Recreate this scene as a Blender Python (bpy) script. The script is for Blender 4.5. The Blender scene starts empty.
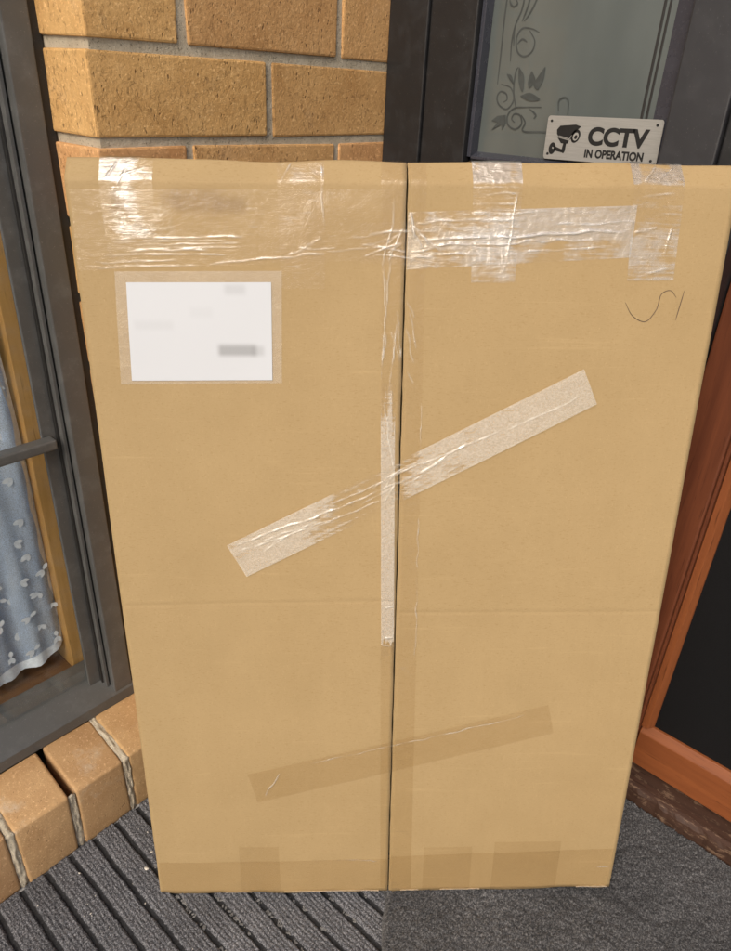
import bpy, bmesh, math, random
import numpy as np
from mathutils import Matrix, Vector
random.seed(7)
rng = np.random.default_rng(11)
scene = bpy.context.scene
COL = scene.collection

# ------------------------------------------------------------------ camera
cam_d = bpy.data.cameras.new('camera')
cam = bpy.data.objects.new('camera', cam_d)
COL.objects.link(cam)
RIGHT = Vector((0.67208, -0.73897, 0.04723))
UP = Vector((0.32816, 0.35442, 0.87561))
FWD = Vector((0.66379, 0.57298, -0.48070))
m = Matrix.Identity(4)
for i in range(3):
    m[i][0], m[i][1], m[i][2] = RIGHT[i], UP[i], -FWD[i]
m[2][3] = 0.98
cam.matrix_world = m
cam_d.sensor_fit = 'VERTICAL'
cam_d.sensor_height = 36.0
cam_d.lens = 36.0 * 701.24 / 951.0
cam_d.clip_start = 0.01
cam_d.clip_end = 2000
scene.camera = cam

# ------------------------------------------------------------------ sky, sun, exposure
SUN_AZ = math.radians(-107)      # measured from +Y towards +X
SUN_EL = math.radians(42)
world = bpy.data.worlds.new('World')
scene.world = world
world.use_nodes = True
wn = world.node_tree.nodes
sky = wn.new('ShaderNodeTexSky')
sky.sky_type = 'NISHITA'
sky.sun_disc = False
sky.sun_elevation = SUN_EL
sky.sun_rotation = SUN_AZ
sky.dust_density = 5.0
sky.air_density = 1.0
sky.ozone_density = 0.6
world.node_tree.links.new(sky.outputs[0], wn['Background'].inputs[0])
wn['Background'].inputs[1].default_value = 0.135
sun_d = bpy.data.lights.new('sun', 'SUN')
sun_d.energy = 1.5
sun_d.angle = math.radians(30)
sun_d.color = (1.0, 0.96, 0.90)
sun = bpy.data.objects.new('sun', sun_d)
COL.objects.link(sun)
to_sun = Vector((math.sin(SUN_AZ) * math.cos(SUN_EL), math.cos(SUN_AZ) * math.cos(SUN_EL), math.sin(SUN_EL)))
sun.rotation_euler = to_sun.to_track_quat('Z', 'Y').to_euler()
sun.location = to_sun * 20
vs = scene.view_settings
vs.view_transform = 'Standard'
vs.look = 'None'
vs.exposure = 0.13
vs.gamma = 1.0
vs.use_curve_mapping = False

# ------------------------------------------------------------------ helpers
def link(name, mesh, parent=None, mat=None):
    o = bpy.data.objects.new(name, mesh)
    COL.objects.link(o)
    if parent is not None:
        o.parent = parent
    if mat is not None and not mesh.materials:
        mesh.materials.append(mat)
    return o

def tag(o, label, cat, group=None):
    o['label'] = label
    o['category'] = cat
    if group:
        o['group'] = group
    return o

def struct(o):
    o['kind'] = 'structure'
    return o

def thing(name, label, cat, loc=(0, 0, 0), group=None):
    o = bpy.data.objects.new(name, None)
    o.empty_display_size = 0.05
    o.location = loc
    COL.objects.link(o)
    return tag(o, label, cat, group)

def off(parent, o):
    """child built in world coordinates under a parent that is only translated"""
    o.parent = parent
    o.location = -Vector(parent.location)
    return o

def mesh_from(name, verts, faces, smooth=False):
    me = bpy.data.meshes.new(name)
    me.from_pydata([tuple(v) for v in verts], [], faces)
    if smooth:
        me.polygons.foreach_set('use_smooth', [True] * len(me.polygons))
    me.update()
    return me

def box_mesh(name, lo, hi, bevel=0.0, seg=2, jitter=0.0, seed=0):
    bm = bmesh.new()
    bmesh.ops.create_cube(bm, size=1.0)
    r = random.Random(seed)
    for v in bm.verts:
        for k in range(3):
            v.co[k] = lo[k] if v.co[k] < 0 else hi[k]
            if jitter:
                v.co[k] += r.uniform(-jitter, jitter)
    if bevel:
        bmesh.ops.bevel(bm, geom=bm.edges[:], offset=bevel, segments=seg, affect='EDGES', profile=0.6)
    me = bpy.data.meshes.new(name)
    bm.to_mesh(me)
    bm.free()
    return me

def prism_mesh(name, section, axis, a, b, bevel=0.0, seg=2, jitter=0.0, seed=0):
    """section: polygon in the two other axes, extruded along axis from a to b"""
    r = random.Random(seed)
    oth = [k for k in range(3) if k != axis]
    bm = bmesh.new()
    rows = []
    for val in (a, b):
        row = []
        for p in section:
            co = [0, 0, 0]
            co[axis] = val + r.uniform(-jitter, jitter)
            co[oth[0]] = p[0] + r.uniform(-jitter, jitter)
            co[oth[1]] = p[1] + r.uniform(-jitter, jitter)
            row.append(bm.verts.new(co))
        rows.append(row)
    n = len(section)
    bm.faces.new(rows[0])
    bm.faces.new(rows[1][::-1])
    for i in range(n):
        bm.faces.new([rows[0][i], rows[1][i], rows[1][(i + 1) % n], rows[0][(i + 1) % n]])
    bmesh.ops.recalc_face_normals(bm, faces=bm.faces[:])
    if bevel:
        bmesh.ops.bevel(bm, geom=bm.edges[:], offset=bevel, segments=seg, affect='EDGES', profile=0.6)
    me = bpy.data.meshes.new(name)
    bm.to_mesh(me)
    bm.free()
    return me

def grid_mesh(name, pts, smooth=True, flip=False):
    """pts: array (ny, nx, 3)"""
    ny, nx = pts.shape[:2]
    me = bpy.data.meshes.new(name)
    me.vertices.add(nx * ny)
    me.vertices.foreach_set('co', pts.reshape(-1).astype(np.float32))
    idx = np.arange(nx * ny).reshape(ny, nx)
    q = np.stack([idx[:-1, :-1], idx[:-1, 1:], idx[1:, 1:], idx[1:, :-1]], -1).reshape(-1, 4)
    if flip:
        q = q[:, ::-1]
    return fill_quads(me, q, smooth)

def fill_quads(me, q, smooth=True):
    n = len(q)
    me.loops.add(n * 4)
    me.loops.foreach_set('vertex_index', q.reshape(-1).astype(np.int32))
    me.polygons.add(n)
    me.polygons.foreach_set('loop_start', np.arange(0, n * 4, 4, dtype=np.int32))
    me.polygons.foreach_set('use_smooth', np.full(n, smooth))
    me.update(calc_edges=True)
    me.validate()
    return me

def vnoise(x, y, seed=0):
    """smooth value noise for numpy arrays, range about -1..1"""
    r = np.random.default_rng(seed)
    tab = r.uniform(-1, 1, (64, 64))
    xi = np.floor(x).astype(int); yi = np.floor(y).astype(int)
    fx = x - xi; fy = y - yi
    fx = fx * fx * (3 - 2 * fx); fy = fy * fy * (3 - 2 * fy)
    g = lambda a, b: tab[a % 64, b % 64]
    return (g(xi, yi) * (1 - fx) + g(xi + 1, yi) * fx) * (1 - fy) + (g(xi, yi + 1) * (1 - fx) + g(xi + 1, yi + 1) * fx) * fy

# ------------------------------------------------------------------ material helpers
class NT:
    def __init__(self, name):
        self.m = bpy.data.materials.new(name)
        self.m.use_nodes = True
        self.t = self.m.node_tree
        self.b = self.t.nodes['Principled BSDF']
        self.out = self.t.nodes['Material Output']
    def n(self, typ, **kw):
        nd = self.t.nodes.new(typ)
        for k, v in kw.items():
            setattr(nd, k, v)
        return nd
    def l(self, a, b):
        self.t.links.new(a, b)
    def pos(self, scale=(1, 1, 1), obj=False):
        if obj:
            src = self.n('ShaderNodeTexCoord').outputs['Object']
        else:
            src = self.n('ShaderNodeNewGeometry').outputs['Position']
        mp = self.n('ShaderNodeMapping')
        mp.inputs['Scale'].default_value = scale
        self.l(src, mp.inputs['Vector'])
        return mp.outputs['Vector']
    def noise(self, vec, scale, detail=4, rough=0.6, dist=0.0):
        nd = self.n('ShaderNodeTexNoise')
        nd.inputs['Scale'].default_value = scale
        nd.inputs['Detail'].default_value = detail
        nd.inputs['Roughness'].default_value = rough
        nd.inputs['Distortion'].default_value = dist
        self.l(vec, nd.inputs['Vector'])
        return nd.outputs['Fac']
    def ramp(self, fac, stops):
        r = self.n('ShaderNodeValToRGB')
        els = r.color_ramp.elements
        while len(els) < len(stops):
            els.new(0.5)
        for e, (p, c) in zip(els, stops):
            e.position = p
            e.color = (*c, 1) if len(c) == 3 else c
        self.l(fac, r.inputs['Fac'])
        return r.outputs['Color']
    def mix(self, fac, a, b, mode='MIX'):
        nd = self.n('ShaderNodeMix', data_type='RGBA', blend_type=mode)
        for s, v in ((0, fac), (6, a), (7, b)):
            if isinstance(v, (int, float)):
                nd.inputs[s].default_value = v
            elif isinstance(v, tuple):
                nd.inputs[s].default_value = (*v, 1)
            else:
                self.l(v, nd.inputs[s])
        return nd.outputs[2]
    def math(self, op, a, b=0.0, clamp=False):
        nd = self.n('ShaderNodeMath', operation=op, use_clamp=clamp)
        for s, v in ((0, a), (1, b)):
            if isinstance(v, (int, float)):
                nd.inputs[s].default_value = v
            else:
                self.l(v, nd.inputs[s])
        return nd.outputs[0]
    def rng(self, v, a, b, c=0.0, d=1.0, smooth=True):
        nd = self.n('ShaderNodeMapRange', interpolation_type='SMOOTHSTEP' if smooth else 'LINEAR')
        for s, x in ((1, a), (2, b), (3, c), (4, d)):
            nd.inputs[s].default_value = x
        self.l(v, nd.inputs[0])
        return nd.outputs[0]
    def bump(self, h, strength=0.5, dist=0.001, prev=None):
        nd = self.n('ShaderNodeBump')
        nd.inputs['Strength'].default_value = strength
        nd.inputs['Distance'].default_value = dist
        self.l(h, nd.inputs['Height'])
        if prev is not None:
            self.l(prev, nd.inputs['Normal'])
        return nd.outputs['Normal']
    def blotch(self, cx, cz, sx, sz, soft=0.004):
        """soft-edged print patch in object x/z, 1 inside"""
        co = self.n('ShaderNodeTexCoord').outputs['Object']
        sp = self.n('ShaderNodeSeparateXYZ')
        self.l(co, sp.inputs[0])
        ax = self.math('ABSOLUTE', self.math('SUBTRACT', sp.outputs[0], cx))
        az = self.math('ABSOLUTE', self.math('SUBTRACT', sp.outputs[2], cz))
        fx = self.rng(ax, sx - soft, sx + soft, 1, 0)
        fz = self.rng(az, sz - soft, sz + soft, 1, 0)
        return self.math('MULTIPLY', fx, fz)
    def set(self, col=None, rough=None, normal=None, **kw):
        for nm, v in (('Base Color', col), ('Roughness', rough), ('Normal', normal)):
            if v is None:
                continue
            if isinstance(v, (int, float)):
                self.b.inputs[nm].default_value = v
            elif isinstance(v, tuple):
                self.b.inputs[nm].default_value = (*v, 1)
            else:
                self.l(v, self.b.inputs[nm])
        for k, v in kw.items():
            self.b.inputs[k.replace('_', ' ')].default_value = v
        return self.m

def rand_obj(n):
    return n.n('ShaderNodeObjectInfo').outputs['Random']

# ------------------------------------------------------------------ materials
def m_brick(name='brick_clay', base=((0.55, 0.300, 0.110), (0.70, 0.420, 0.172)), pits=1.0):
    n = NT(name)
    p = n.pos()
    big = n.noise(p, 14, 3)
    col = n.ramp(big, [(0.3, base[0]), (0.7, base[1])])
    fine = n.noise(p, 260, 3, 0.7)
    col = n.mix(n.rng(fine, 0.55, 0.72), col, (base[1][0] * 1.28, base[1][1] * 1.35, base[1][2] * 1.5))
    ps = n.pos((260, 260, 120))
    v = n.n('ShaderNodeTexVoronoi', feature='F1')
    v.inputs['Scale'].default_value = 1.0
    n.l(ps, v.inputs['Vector'])
    gate = n.rng(n.noise(p, 90, 2), 0.52, 0.66)
    pit = n.math('MULTIPLY', n.rng(v.outputs['Distance'], 0.16, 0.34, 1, 0), gate)
    v2 = n.noise(n.pos((230, 230, 130)), 1.0, 5, 0.72, 0.7)
    crack = n.math('MULTIPLY', n.rng(v2, 0.555, 0.64), n.rng(n.noise(p, 35, 3), 0.40, 0.62, 0.25, 1.0))
    lite = n.noise(n.pos((150, 150, 260)), 1.0, 5, 0.75, 1.0)
    col = n.mix(n.math('MULTIPLY', n.rng(lite, 0.54, 0.68), 0.6 * pits), col, (base[1][0] * 1.35, base[1][1] * 1.45, base[1][2] * 1.6))
    col = n.mix(n.math('MULTIPLY', crack, 0.34 * pits), col, (base[0][0] * 0.42, base[0][1] * 0.36, base[0][2] * 0.4))
    col = n.mix(n.math('MULTIPLY', pit, 0.6 * pits), col, (0.12, 0.06, 0.03))
    bloom = n.math('MULTIPLY', n.rng(n.noise(p, 17, 6, 0.7), 0.56, 0.76), 0.55 if pits < 0.5 else 0.12)
    col = n.mix(bloom, col, (0.62, 0.55, 0.44))
    r = rand_obj(n)
    hs = n.n('ShaderNodeHueSaturation')
    n.l(col, hs.inputs['Color'])
    n.l(n.rng(r, 0, 1, 0.90, 1.06, False), hs.inputs['Value'])
    n.l(n.rng(n.math('FRACT', n.math('MULTIPLY', r, 7.3)), 0, 1, 0.490, 0.504, False), hs.inputs['Hue'])
    h = n.math('SUBTRACT', n.math('MULTIPLY', n.noise(p, 330, 4, 0.7), 0.7), n.math('ADD', n.math('MULTIPLY', pit, 1.0), n.math('MULTIPLY', crack, 0.6)))
    nm = n.bump(h, 0.75 * pits, 0.0018)
    nm = n.bump(n.noise(p, 45, 3), 0.4, 0.003, nm)
    return n.set(hs.outputs['Color'], 0.88, nm, Specular_IOR_Level=0.25)

def m_mortar(name='mortar_grey', a=(0.47, 0.40, 0.29), b=(0.68, 0.60, 0.46)):
    n = NT(name)
    p = n.pos()
    col = n.ramp(n.noise(p, 60, 5, 0.7), [(0.3, a), (0.7, b)])
    col = n.mix(n.rng(n.noise(p, 420, 2), 0.6, 0.72), col, (a[0] * 0.5, a[1] * 0.5, a[2] * 0.5))
    nm = n.bump(n.noise(p, 300, 5, 0.75), 1.0, 0.0022)
    return n.set(col, 0.95, nm, Specular_IOR_Level=0.15)

def m_metal_paint(name, col, rough=0.45, dust=0.25):
    n = NT(name)
    p = n.pos()
    d = n.rng(n.noise(p, 35, 6, 0.7), 0.45, 0.75)
    sp = n.rng(n.noise(p, 500, 2, 0.5), 0.66, 0.74)
    c = n.mix(n.math('MULTIPLY', d, dust), col, tuple(min(1, x * 2.0 + 0.02) for x in col))
    c = n.mix(n.math('MULTIPLY', sp, dust * 0.9), c, (0.32, 0.31, 0.28))
    nm = n.bump(n.noise(p, 900, 2), 0.12, 0.0004)
    rr = n.rng(d, 0, 1, rough - 0.06, rough + 0.14, False)
    return n.set(c, rr, nm)

def m_wood(name, a, b, axis=2, rough=0.45, wear=0.0):
    n = NT(name)
    sc = [60, 60, 60]
    sc[axis] = 3.0
    p = n.pos(tuple(sc))
    g = n.noise(p, 1.0, 6, 0.65, 0.6)
    col = n.ramp(g, [(0.3, a), (0.68, b)])
    f = n.noise(n.pos(tuple(6 * s for s in sc)), 1.0, 3)
    col = n.mix(n.rng(f, 0.6, 0.75), col, tuple(x * 0.55 for x in a))
    if wear:
        w = n.rng(n.noise(n.pos((110, 34, 110)), 1.0, 6, 0.75), 0.54, 0.62)
        col = n.mix(n.math('MULTIPLY', w, wear), col, (0.34, 0.22, 0.14))
    nm = n.bump(n.noise(p, 2.0, 4), 0.25, 0.0007)
    return n.set(col, rough, nm, Specular_IOR_Level=0.25)

def m_cardboard(name, tint=1.0, print_marks=False):
    n = NT(name)
    co = n.pos(obj=True)
    a = (0.368 * tint, 0.257 * tint, 0.122 * tint)
    b = (0.425 * tint, 0.302 * tint, 0.150 * tint)
    col = n.ramp(n.noise(co, 9, 8, 0.75), [(0.22, a), (0.78, b)])
    fib = n.noise(n.pos((900, 900, 260), True), 1.0, 4, 0.7)
    col = n.mix(n.math('MULTIPLY', n.rng(fib, 0.55, 0.78), 0.55), col, (0.54 * tint, 0.385 * tint, 0.20 * tint))
    dk = n.noise(n.pos((240, 240, 700), True), 1.0, 3, 0.65)
    col = n.mix(n.math('MULTIPLY', n.rng(dk, 0.52, 0.8), 0.55), col, (0.27 * tint, 0.165 * tint, 0.06 * tint))
    # handling marks: faint horizontal scuffs
    sc = n.noise(n.pos((7, 7, 120), True), 1.0, 5, 0.7, 0.4)
    col = n.mix(n.math('MULTIPLY', n.rng(sc, 0.58, 0.74), 0.22), col, (0.58 * tint, 0.42 * tint, 0.22 * tint))
    col = n.mix(n.math('MULTIPLY', n.rng(n.noise(co, 3.2, 4, 0.6), 0.5, 0.72), 0.10), col, (0.30 * tint, 0.19 * tint, 0.075 * tint))
    if print_marks:
        for cx, cz, sx, sz, k in ((0.050, 0.8865, 0.011, 0.010, 0.35), (0.118, 0.8870, 0.022, 0.0095, 0.28), (0.150, 0.8840, 0.014, 0.0065, 0.32), (0.094, 0.8890, 0.008, 0.007, 0.25)):
            f = n.math('MULTIPLY', n.blotch(cx, cz, sx, sz, 0.006), k)
            col = n.mix(f, col, (0.16, 0.10, 0.06))
    # corrugation showing through the liner, very faint
    w = n.n('ShaderNodeTexWave', wave_type='BANDS', bands_direction='X')
    w.inputs['Scale'].default_value = 22.0
    w.inputs['Distortion'].default_value = 0.6
    n.l(co, w.inputs['Vector'])
    nm = n.bump(w.outputs['Fac'], 0.10, 0.0006)
    nm = n.bump(n.noise(n.pos((160, 160, 60), True), 1.0, 5, 0.7), 0.22, 0.0008, nm)
    nm = n.bump(fib, 0.12, 0.0004, nm)
    return n.set(col, 0.72, nm, Specular_IOR_Level=0.3)

def m_tape(name, tint=(0.90, 0.85, 0.76), gloss=2.0, haze_and_glare=0.12, loose=0.5, rough=0.13, seed=0.0, ribs=0.5, loose_scale=16):
    """clear packing film over board: stuck areas stay clear, loose areas mirror more and look milky, with bright reflections painted into the milkiness"""
    n = NT(name)
    co = n.pos(obj=True)
    mp = n.n('ShaderNodeMapping')
    mp.inputs['Location'].default_value = (seed, seed * 2, seed * 3)
    n.l(co, mp.inputs['Vector'])
    v = mp.outputs['Vector']
    streak = n.noise(n.pos((26, 26, 330), True), 1.0, 4, 0.65, 0.5)
    ripple = n.noise(n.pos((60, 60, 420), True), 1.0, 5, 0.7, 0.8)
    speck = n.noise(n.pos((420, 420, 520), True), 1.0, 4, 0.75)
    field = n.math('ADD', n.noise(v, loose_scale, 5, 0.68, 0.5), n.math('MULTIPLY', n.math('SUBTRACT', streak, 0.5), 0.55))
    field = n.math('ADD', field, n.n('ShaderNodeAttribute', attribute_name='loose').outputs['Fac'])
    patch = n.rng(field, 0.62 - loose * 0.3, 0.84 - loose * 0.3)
    fold = n.n('ShaderNodeAttribute', attribute_name='fold').outputs['Fac']
    nm = n.bump(ripple, 0.55 * ribs, 0.0016)
    nm = n.bump(speck, 0.40, 0.0006, nm)
    nm = n.bump(n.noise(v, 30, 3, 0.6, 1.0), 0.35, 0.004, nm)
    fr = n.n('ShaderNodeFresnel')
    fr.inputs['IOR'].default_value = 1.5
    n.l(nm, fr.inputs['Normal'])
    k = n.math('ADD', n.rng(patch, 0, 1, 1.0, 1.0 + gloss * 1.6, False), n.math('MULTIPLY', fold, 7.0))
    bf = n.math('SUBTRACT', 1.0, n.n('ShaderNodeNewGeometry').outputs['Backfacing'])
    g = n.math('MULTIPLY', n.math('MULTIPLY', fr.outputs[0], bf), k, True)
    tr = n.n('ShaderNodeBsdfTransparent')
    tr.inputs['Color'].default_value = (*tint, 1)
    df = n.n('ShaderNodeBsdfDiffuse')
    df.inputs['Color'].default_value = (0.90, 0.83, 0.70, 1)  # cream diffuse: milky loose film, also paints in bright reflections
    n.l(nm, df.inputs['Normal'])
    ms = n.n('ShaderNodeMixShader')
    hz = n.math('MULTIPLY', n.math('MULTIPLY', patch, n.rng(speck, 0.30, 0.70, 0.62, 1.0)), haze_and_glare)
    hz = n.math('ADD', hz, n.math('MULTIPLY', fold, 0.55), True)  # pale glints painted along the folds
    n.l(hz, ms.inputs[0])
    n.l(tr.outputs[0], ms.inputs[1])
    n.l(df.outputs[0], ms.inputs[2])
    gl = n.n('ShaderNodeBsdfGlossy')
    gl.inputs['Roughness'].default_value = rough
    n.l(nm, gl.inputs['Normal'])
    m2 = n.n('ShaderNodeMixShader')
    n.l(g, m2.inputs[0])
    n.l(ms.outputs[0], m2.inputs[1])
    n.l(gl.outputs[0], m2.inputs[2])
    n.l(m2.outputs[0], n.out.inputs['Surface'])
    return n.m

def m_fibre(name, dark, mid, light, scale=650, rough=0.95):
    n = NT(name)
    p = n.pos()
    f = n.noise(p, scale, 3, 0.75)
    col = n.ramp(f, [(0.34, dark), (0.5, mid), (0.66, light)])
    big = n.noise(p, 11, 4, 0.6)
    hs = n.n('ShaderNodeHueSaturation')
    n.l(col, hs.inputs['Color'])
    n.l(n.rng(big, 0.3, 0.7, 0.75, 1.2, False), hs.inputs['Value'])
    nm = n.bump(n.noise(p, scale * 1.2, 2), 0.8, 0.0012)
    n.set(hs.outputs['Color'], rough, nm, Specular_IOR_Level=0.1)
    n.b.inputs['Sheen Weight'].default_value = 0.15
    return n.m

def m_plain(name, col, rough=0.5, var=0.15, scale=60, **kw):
    n = NT(name)
    p = n.pos()
    c = n.mix(n.rng(n.noise(p, scale, 4), 0.3, 0.7), tuple(x * (1 - var) for x in col), tuple(min(1, x * (1 + var)) for x in col))
    return n.set(c, rough, **kw)

def m_thin_glass(name):
    n = NT(name)
    fr = n.n('ShaderNodeFresnel'); fr.inputs['IOR'].default_value = 1.5
    tr = n.n('ShaderNodeBsdfTransparent'); tr.inputs['Color'].default_value = (0.975, 0.985, 0.98, 1)
    gl = n.n('ShaderNodeBsdfGlossy'); gl.inputs['Roughness'].default_value = 0.02
    df = n.n('ShaderNodeBsdfDiffuse'); df.inputs['Color'].default_value = (0.55, 0.56, 0.55, 1)
    m1 = n.n('ShaderNodeMixShader')
    dirt = n.rng(n.noise(n.pos(), 40, 6, 0.7), 0.4, 0.8, 0.0, 0.07)
    n.l(dirt, m1.inputs[0]); n.l(tr.outputs[0], m1.inputs[1]); n.l(df.outputs[0], m1.inputs[2])
    m2 = n.n('ShaderNodeMixShader')
    bf = n.math('SUBTRACT', 1.0, n.n('ShaderNodeNewGeometry').outputs['Backfacing'])
    n.l(n.math('MULTIPLY', fr.outputs[0], bf), m2.inputs[0]); n.l(m1.outputs[0], m2.inputs[1]); n.l(gl.outputs[0], m2.inputs[2])
    n.l(m2.outputs[0], n.out.inputs['Surface'])
    return n.m

def m_lace(name):
    n = NT(name)
    co = n.pos()
    weave = n.noise(n.pos((900, 900, 900)), 1.0, 2, 0.5)
    col = n.ramp(n.noise(n.pos((30, 30, 8)), 1.0, 3), [(0.3, (0.55, 0.68, 0.88)), (0.7, (0.70, 0.81, 0.95))])
    df = n.n('ShaderNodeBsdfDiffuse'); n.l(col, df.inputs['Color'])
    tl = n.n('ShaderNodeBsdfTranslucent'); n.l(col, tl.inputs['Color'])
    tr = n.n('ShaderNodeBsdfTransparent')
    m1 = n.n('ShaderNodeMixShader'); m1.inputs[0].default_value = 0.3
    n.l(df.outputs[0], m1.inputs[1]); n.l(tl.outputs[0], m1.inputs[2])
    m2 = n.n('ShaderNodeMixShader')
    n.l(n.rng(weave, 0.42, 0.60, 0.04, 0.34), m2.inputs[0])
    n.l(m1.outputs[0], m2.inputs[1]); n.l(tr.outputs[0], m2.inputs[2])
    n.l(m2.outputs[0], n.out.inputs['Surface'])
    return n.m

M = {}
M['brick'] = m_brick()
M['sill_brick'] = m_brick('sill_brick_clay', ((0.44, 0.255, 0.115), (0.58, 0.365, 0.18)), 0.45)
M['mortar'] = m_mortar()
M['frame'] = m_metal_paint('window_frame_paint', (0.092, 0.092, 0.088), 0.42, 0.30)
M['frame_dark'] = m_metal_paint('frame_black', (0.018, 0.017, 0.016), 0.6, 0.1)
M['door_paint'] = m_metal_paint('door_frame_paint', (0.015, 0.015, 0.016), 0.5, 0.12)
M['mullion_paint'] = m_metal_paint('mullion_paint', (0.030, 0.030, 0.033), 0.5, 0.12)
M['bead_paint'] = m_metal_paint('bead_paint', (0.045, 0.047, 0.060), 0.3, 0.15)
M['interior_wood'] = m_wood('varnished_timber', (0.47, 0.25, 0.075), (0.60, 0.345, 0.12), 2, 0.35)
M['brown_wood'] = m_wood('brown_timber', (0.13, 0.062, 0.026), (0.20, 0.10, 0.045), 0, 0.4)
M['orange_wood'] = m_wood('orange_stained_timber', (0.19, 0.056, 0.018), (0.26, 0.082, 0.026), 1, 0.55)
M['orange_wood_v'] = m_wood('orange_stained_stile', (0.19, 0.056, 0.018), (0.26, 0.082, 0.026), 2, 0.55)
M['stile_shade_wood'] = m_wood('shaded_stile_timber', (0.10, 0.030, 0.014), (0.155, 0.048, 0.021), 2, 0.45)  # door stile timber darkened, carton shade put into the colour
M['worn_wood'] = m_wood('worn_threshold_timber', (0.040, 0.021, 0.014), (0.075, 0.038, 0.025), 1, 0.6, 0.4)
M['flyscreen'] = m_plain('flyscreen_black', (0.006, 0.006, 0.0065), 0.7, 0.3, 900, Specular_IOR_Level=0.2)
M['card'] = m_cardboard('cardboard', 1.0, True)
M['card_inner'] = m_cardboard('cardboard_side', 0.9)
M['paper_edge'] = m_plain('torn_paper', (0.62, 0.52, 0.38), 0.9, 0.2, 300)
M['pouch'] = m_tape('clear_pouch', (0.985, 0.975, 0.955), 0.7, 0.20, 2.0, 0.25, 3.0, 0.1)
M['ink'] = m_plain('pen_ink', (0.12, 0.08, 0.05), 0.6)
M['rib'] = m_fibre('ribbed_pile', (0.026, 0.026, 0.029), (0.100, 0.100, 0.106), (0.32, 0.318, 0.33), 480)
M['rubber'] = m_plain('groove_backing', (0.030, 0.030, 0.031), 0.9, 0.4, 400)
M['rug'] = m_fibre('plush_pile', (0.022, 0.022, 0.023), (0.068, 0.067, 0.068), (0.190, 0.187, 0.185), 430)
M['lint'] = m_plain('lint_grey', (0.20, 0.195, 0.185), 1.0, 0.5, 700)
M['speck'] = m_plain('pale_flake', (0.62, 0.58, 0.5), 0.9, 0.3, 500)
M['glass'] = m_thin_glass('window_glass')
M['lace'] = m_lace('lace_net')
M['lace_white'] = m_plain('embroidery_white', (0.80, 0.86, 0.92), 0.9, 0.08, 200)
M['sign_black'] = m_plain('print_black', (0.012, 0.012, 0.012), 0.5, 0.1)
M['room'] = m_plain('room_wall', (0.32, 0.31, 0.29), 0.9, 0.1, 2)

def m_alu():
    n = NT('brushed_aluminium')
    g = n.noise(n.pos((40, 40, 1600)), 1.0, 3, 0.7)
    c = n.ramp(g, [(0.3, (0.36, 0.355, 0.33)), (0.7, (0.46, 0.455, 0.43))])
    return n.set(c, 0.42, n.bump(g, 0.1, 0.0003), Metallic=0.35)
M['alu'] = m_alu()

def m_frost():
    n = NT('frosted_glass')
    p = n.pos()
    c = n.ramp(n.noise(n.pos((5, 9, 4)), 1.0, 3), [(0.3, (0.082, 0.096, 0.092)), (0.7, (0.122, 0.138, 0.131))])
    nm = n.bump(n.noise(p, 800, 2), 0.1, 0.0003)
    n.set(c, 0.32, nm)
    n.b.inputs['Coat Weight'].default_value = 0.8
    n.b.inputs['Coat Roughness'].default_value = 0.04
    return n.m
M['frost'] = m_frost()
M['etch'] = m_plain('clear_etching', (0.062, 0.071, 0.070), 0.3, 0.15, 50)

def m_label():
    n = NT('label_paper')
    col = n.mix(0.0, (0.595, 0.612, 0.635), (0.595, 0.612, 0.635))
    for cx, cz, sx, sz, k in ((0.148, 0.7490, 0.0185, 0.0055, 0.62), (0.1685, 0.7485, 0.006, 0.005, 0.30), (0.149, 0.8080, 0.010, 0.0045, 0.20), (0.068, 0.7735, 0.019, 0.0045, 0.09), (0.115, 0.786, 0.011, 0.005, 0.06)):
        f = n.math('MULTIPLY', n.blotch(cx, cz, sx, sz, 0.0035), k)
        col = n.mix(f, col, (0.22, 0.22, 0.22))
    return n.set(col, 0.55)
M['label'] = m_label()

# ------------------------------------------------------------------ the setting
YB = 0.7105          # brick face plane, wall runs along X
XC = 0.391           # window reveal
XD = 0.820           # face of the dark door frame, wall runs along Y

def ground_sheet(name, x0, x1, y0, y1, z, mat):
    return struct(link(name, mesh_from(name, [(x0, y0, z), (x1, y0, z), (x1, y1, z), (x0, y1, z)], [(0, 1, 2, 3)]), None, mat))

n = NT('lawn_and_soil')
M['ground'] = n.set(n.ramp(n.noise(n.pos(), 1.5, 6, 0.7), [(0.3, (0.10, 0.11, 0.055)), (0.7, (0.20, 0.19, 0.12))]), 0.95)
n = NT('concrete')
M['concrete'] = n.set(n.ramp(n.noise(n.pos(), 6, 8, 0.7), [(0.3, (0.36, 0.35, 0.33)), (0.7, (0.50, 0.49, 0.46))]), 0.9, n.bump(n.noise(n.pos(), 120, 4), 0.4, 0.002))
ground_sheet('ground', -600, 600, -600, 600, -0.16, M['ground'])
slab = struct(link('porch_floor', box_mesh('porch_floor', (-2.6, -2.6, -0.30), (1.1, 0.80, -0.0075)), None, M['concrete']))
ground_sheet('driveway', -14, -2.7, -14, 6, -0.15, M['concrete'])

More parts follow.
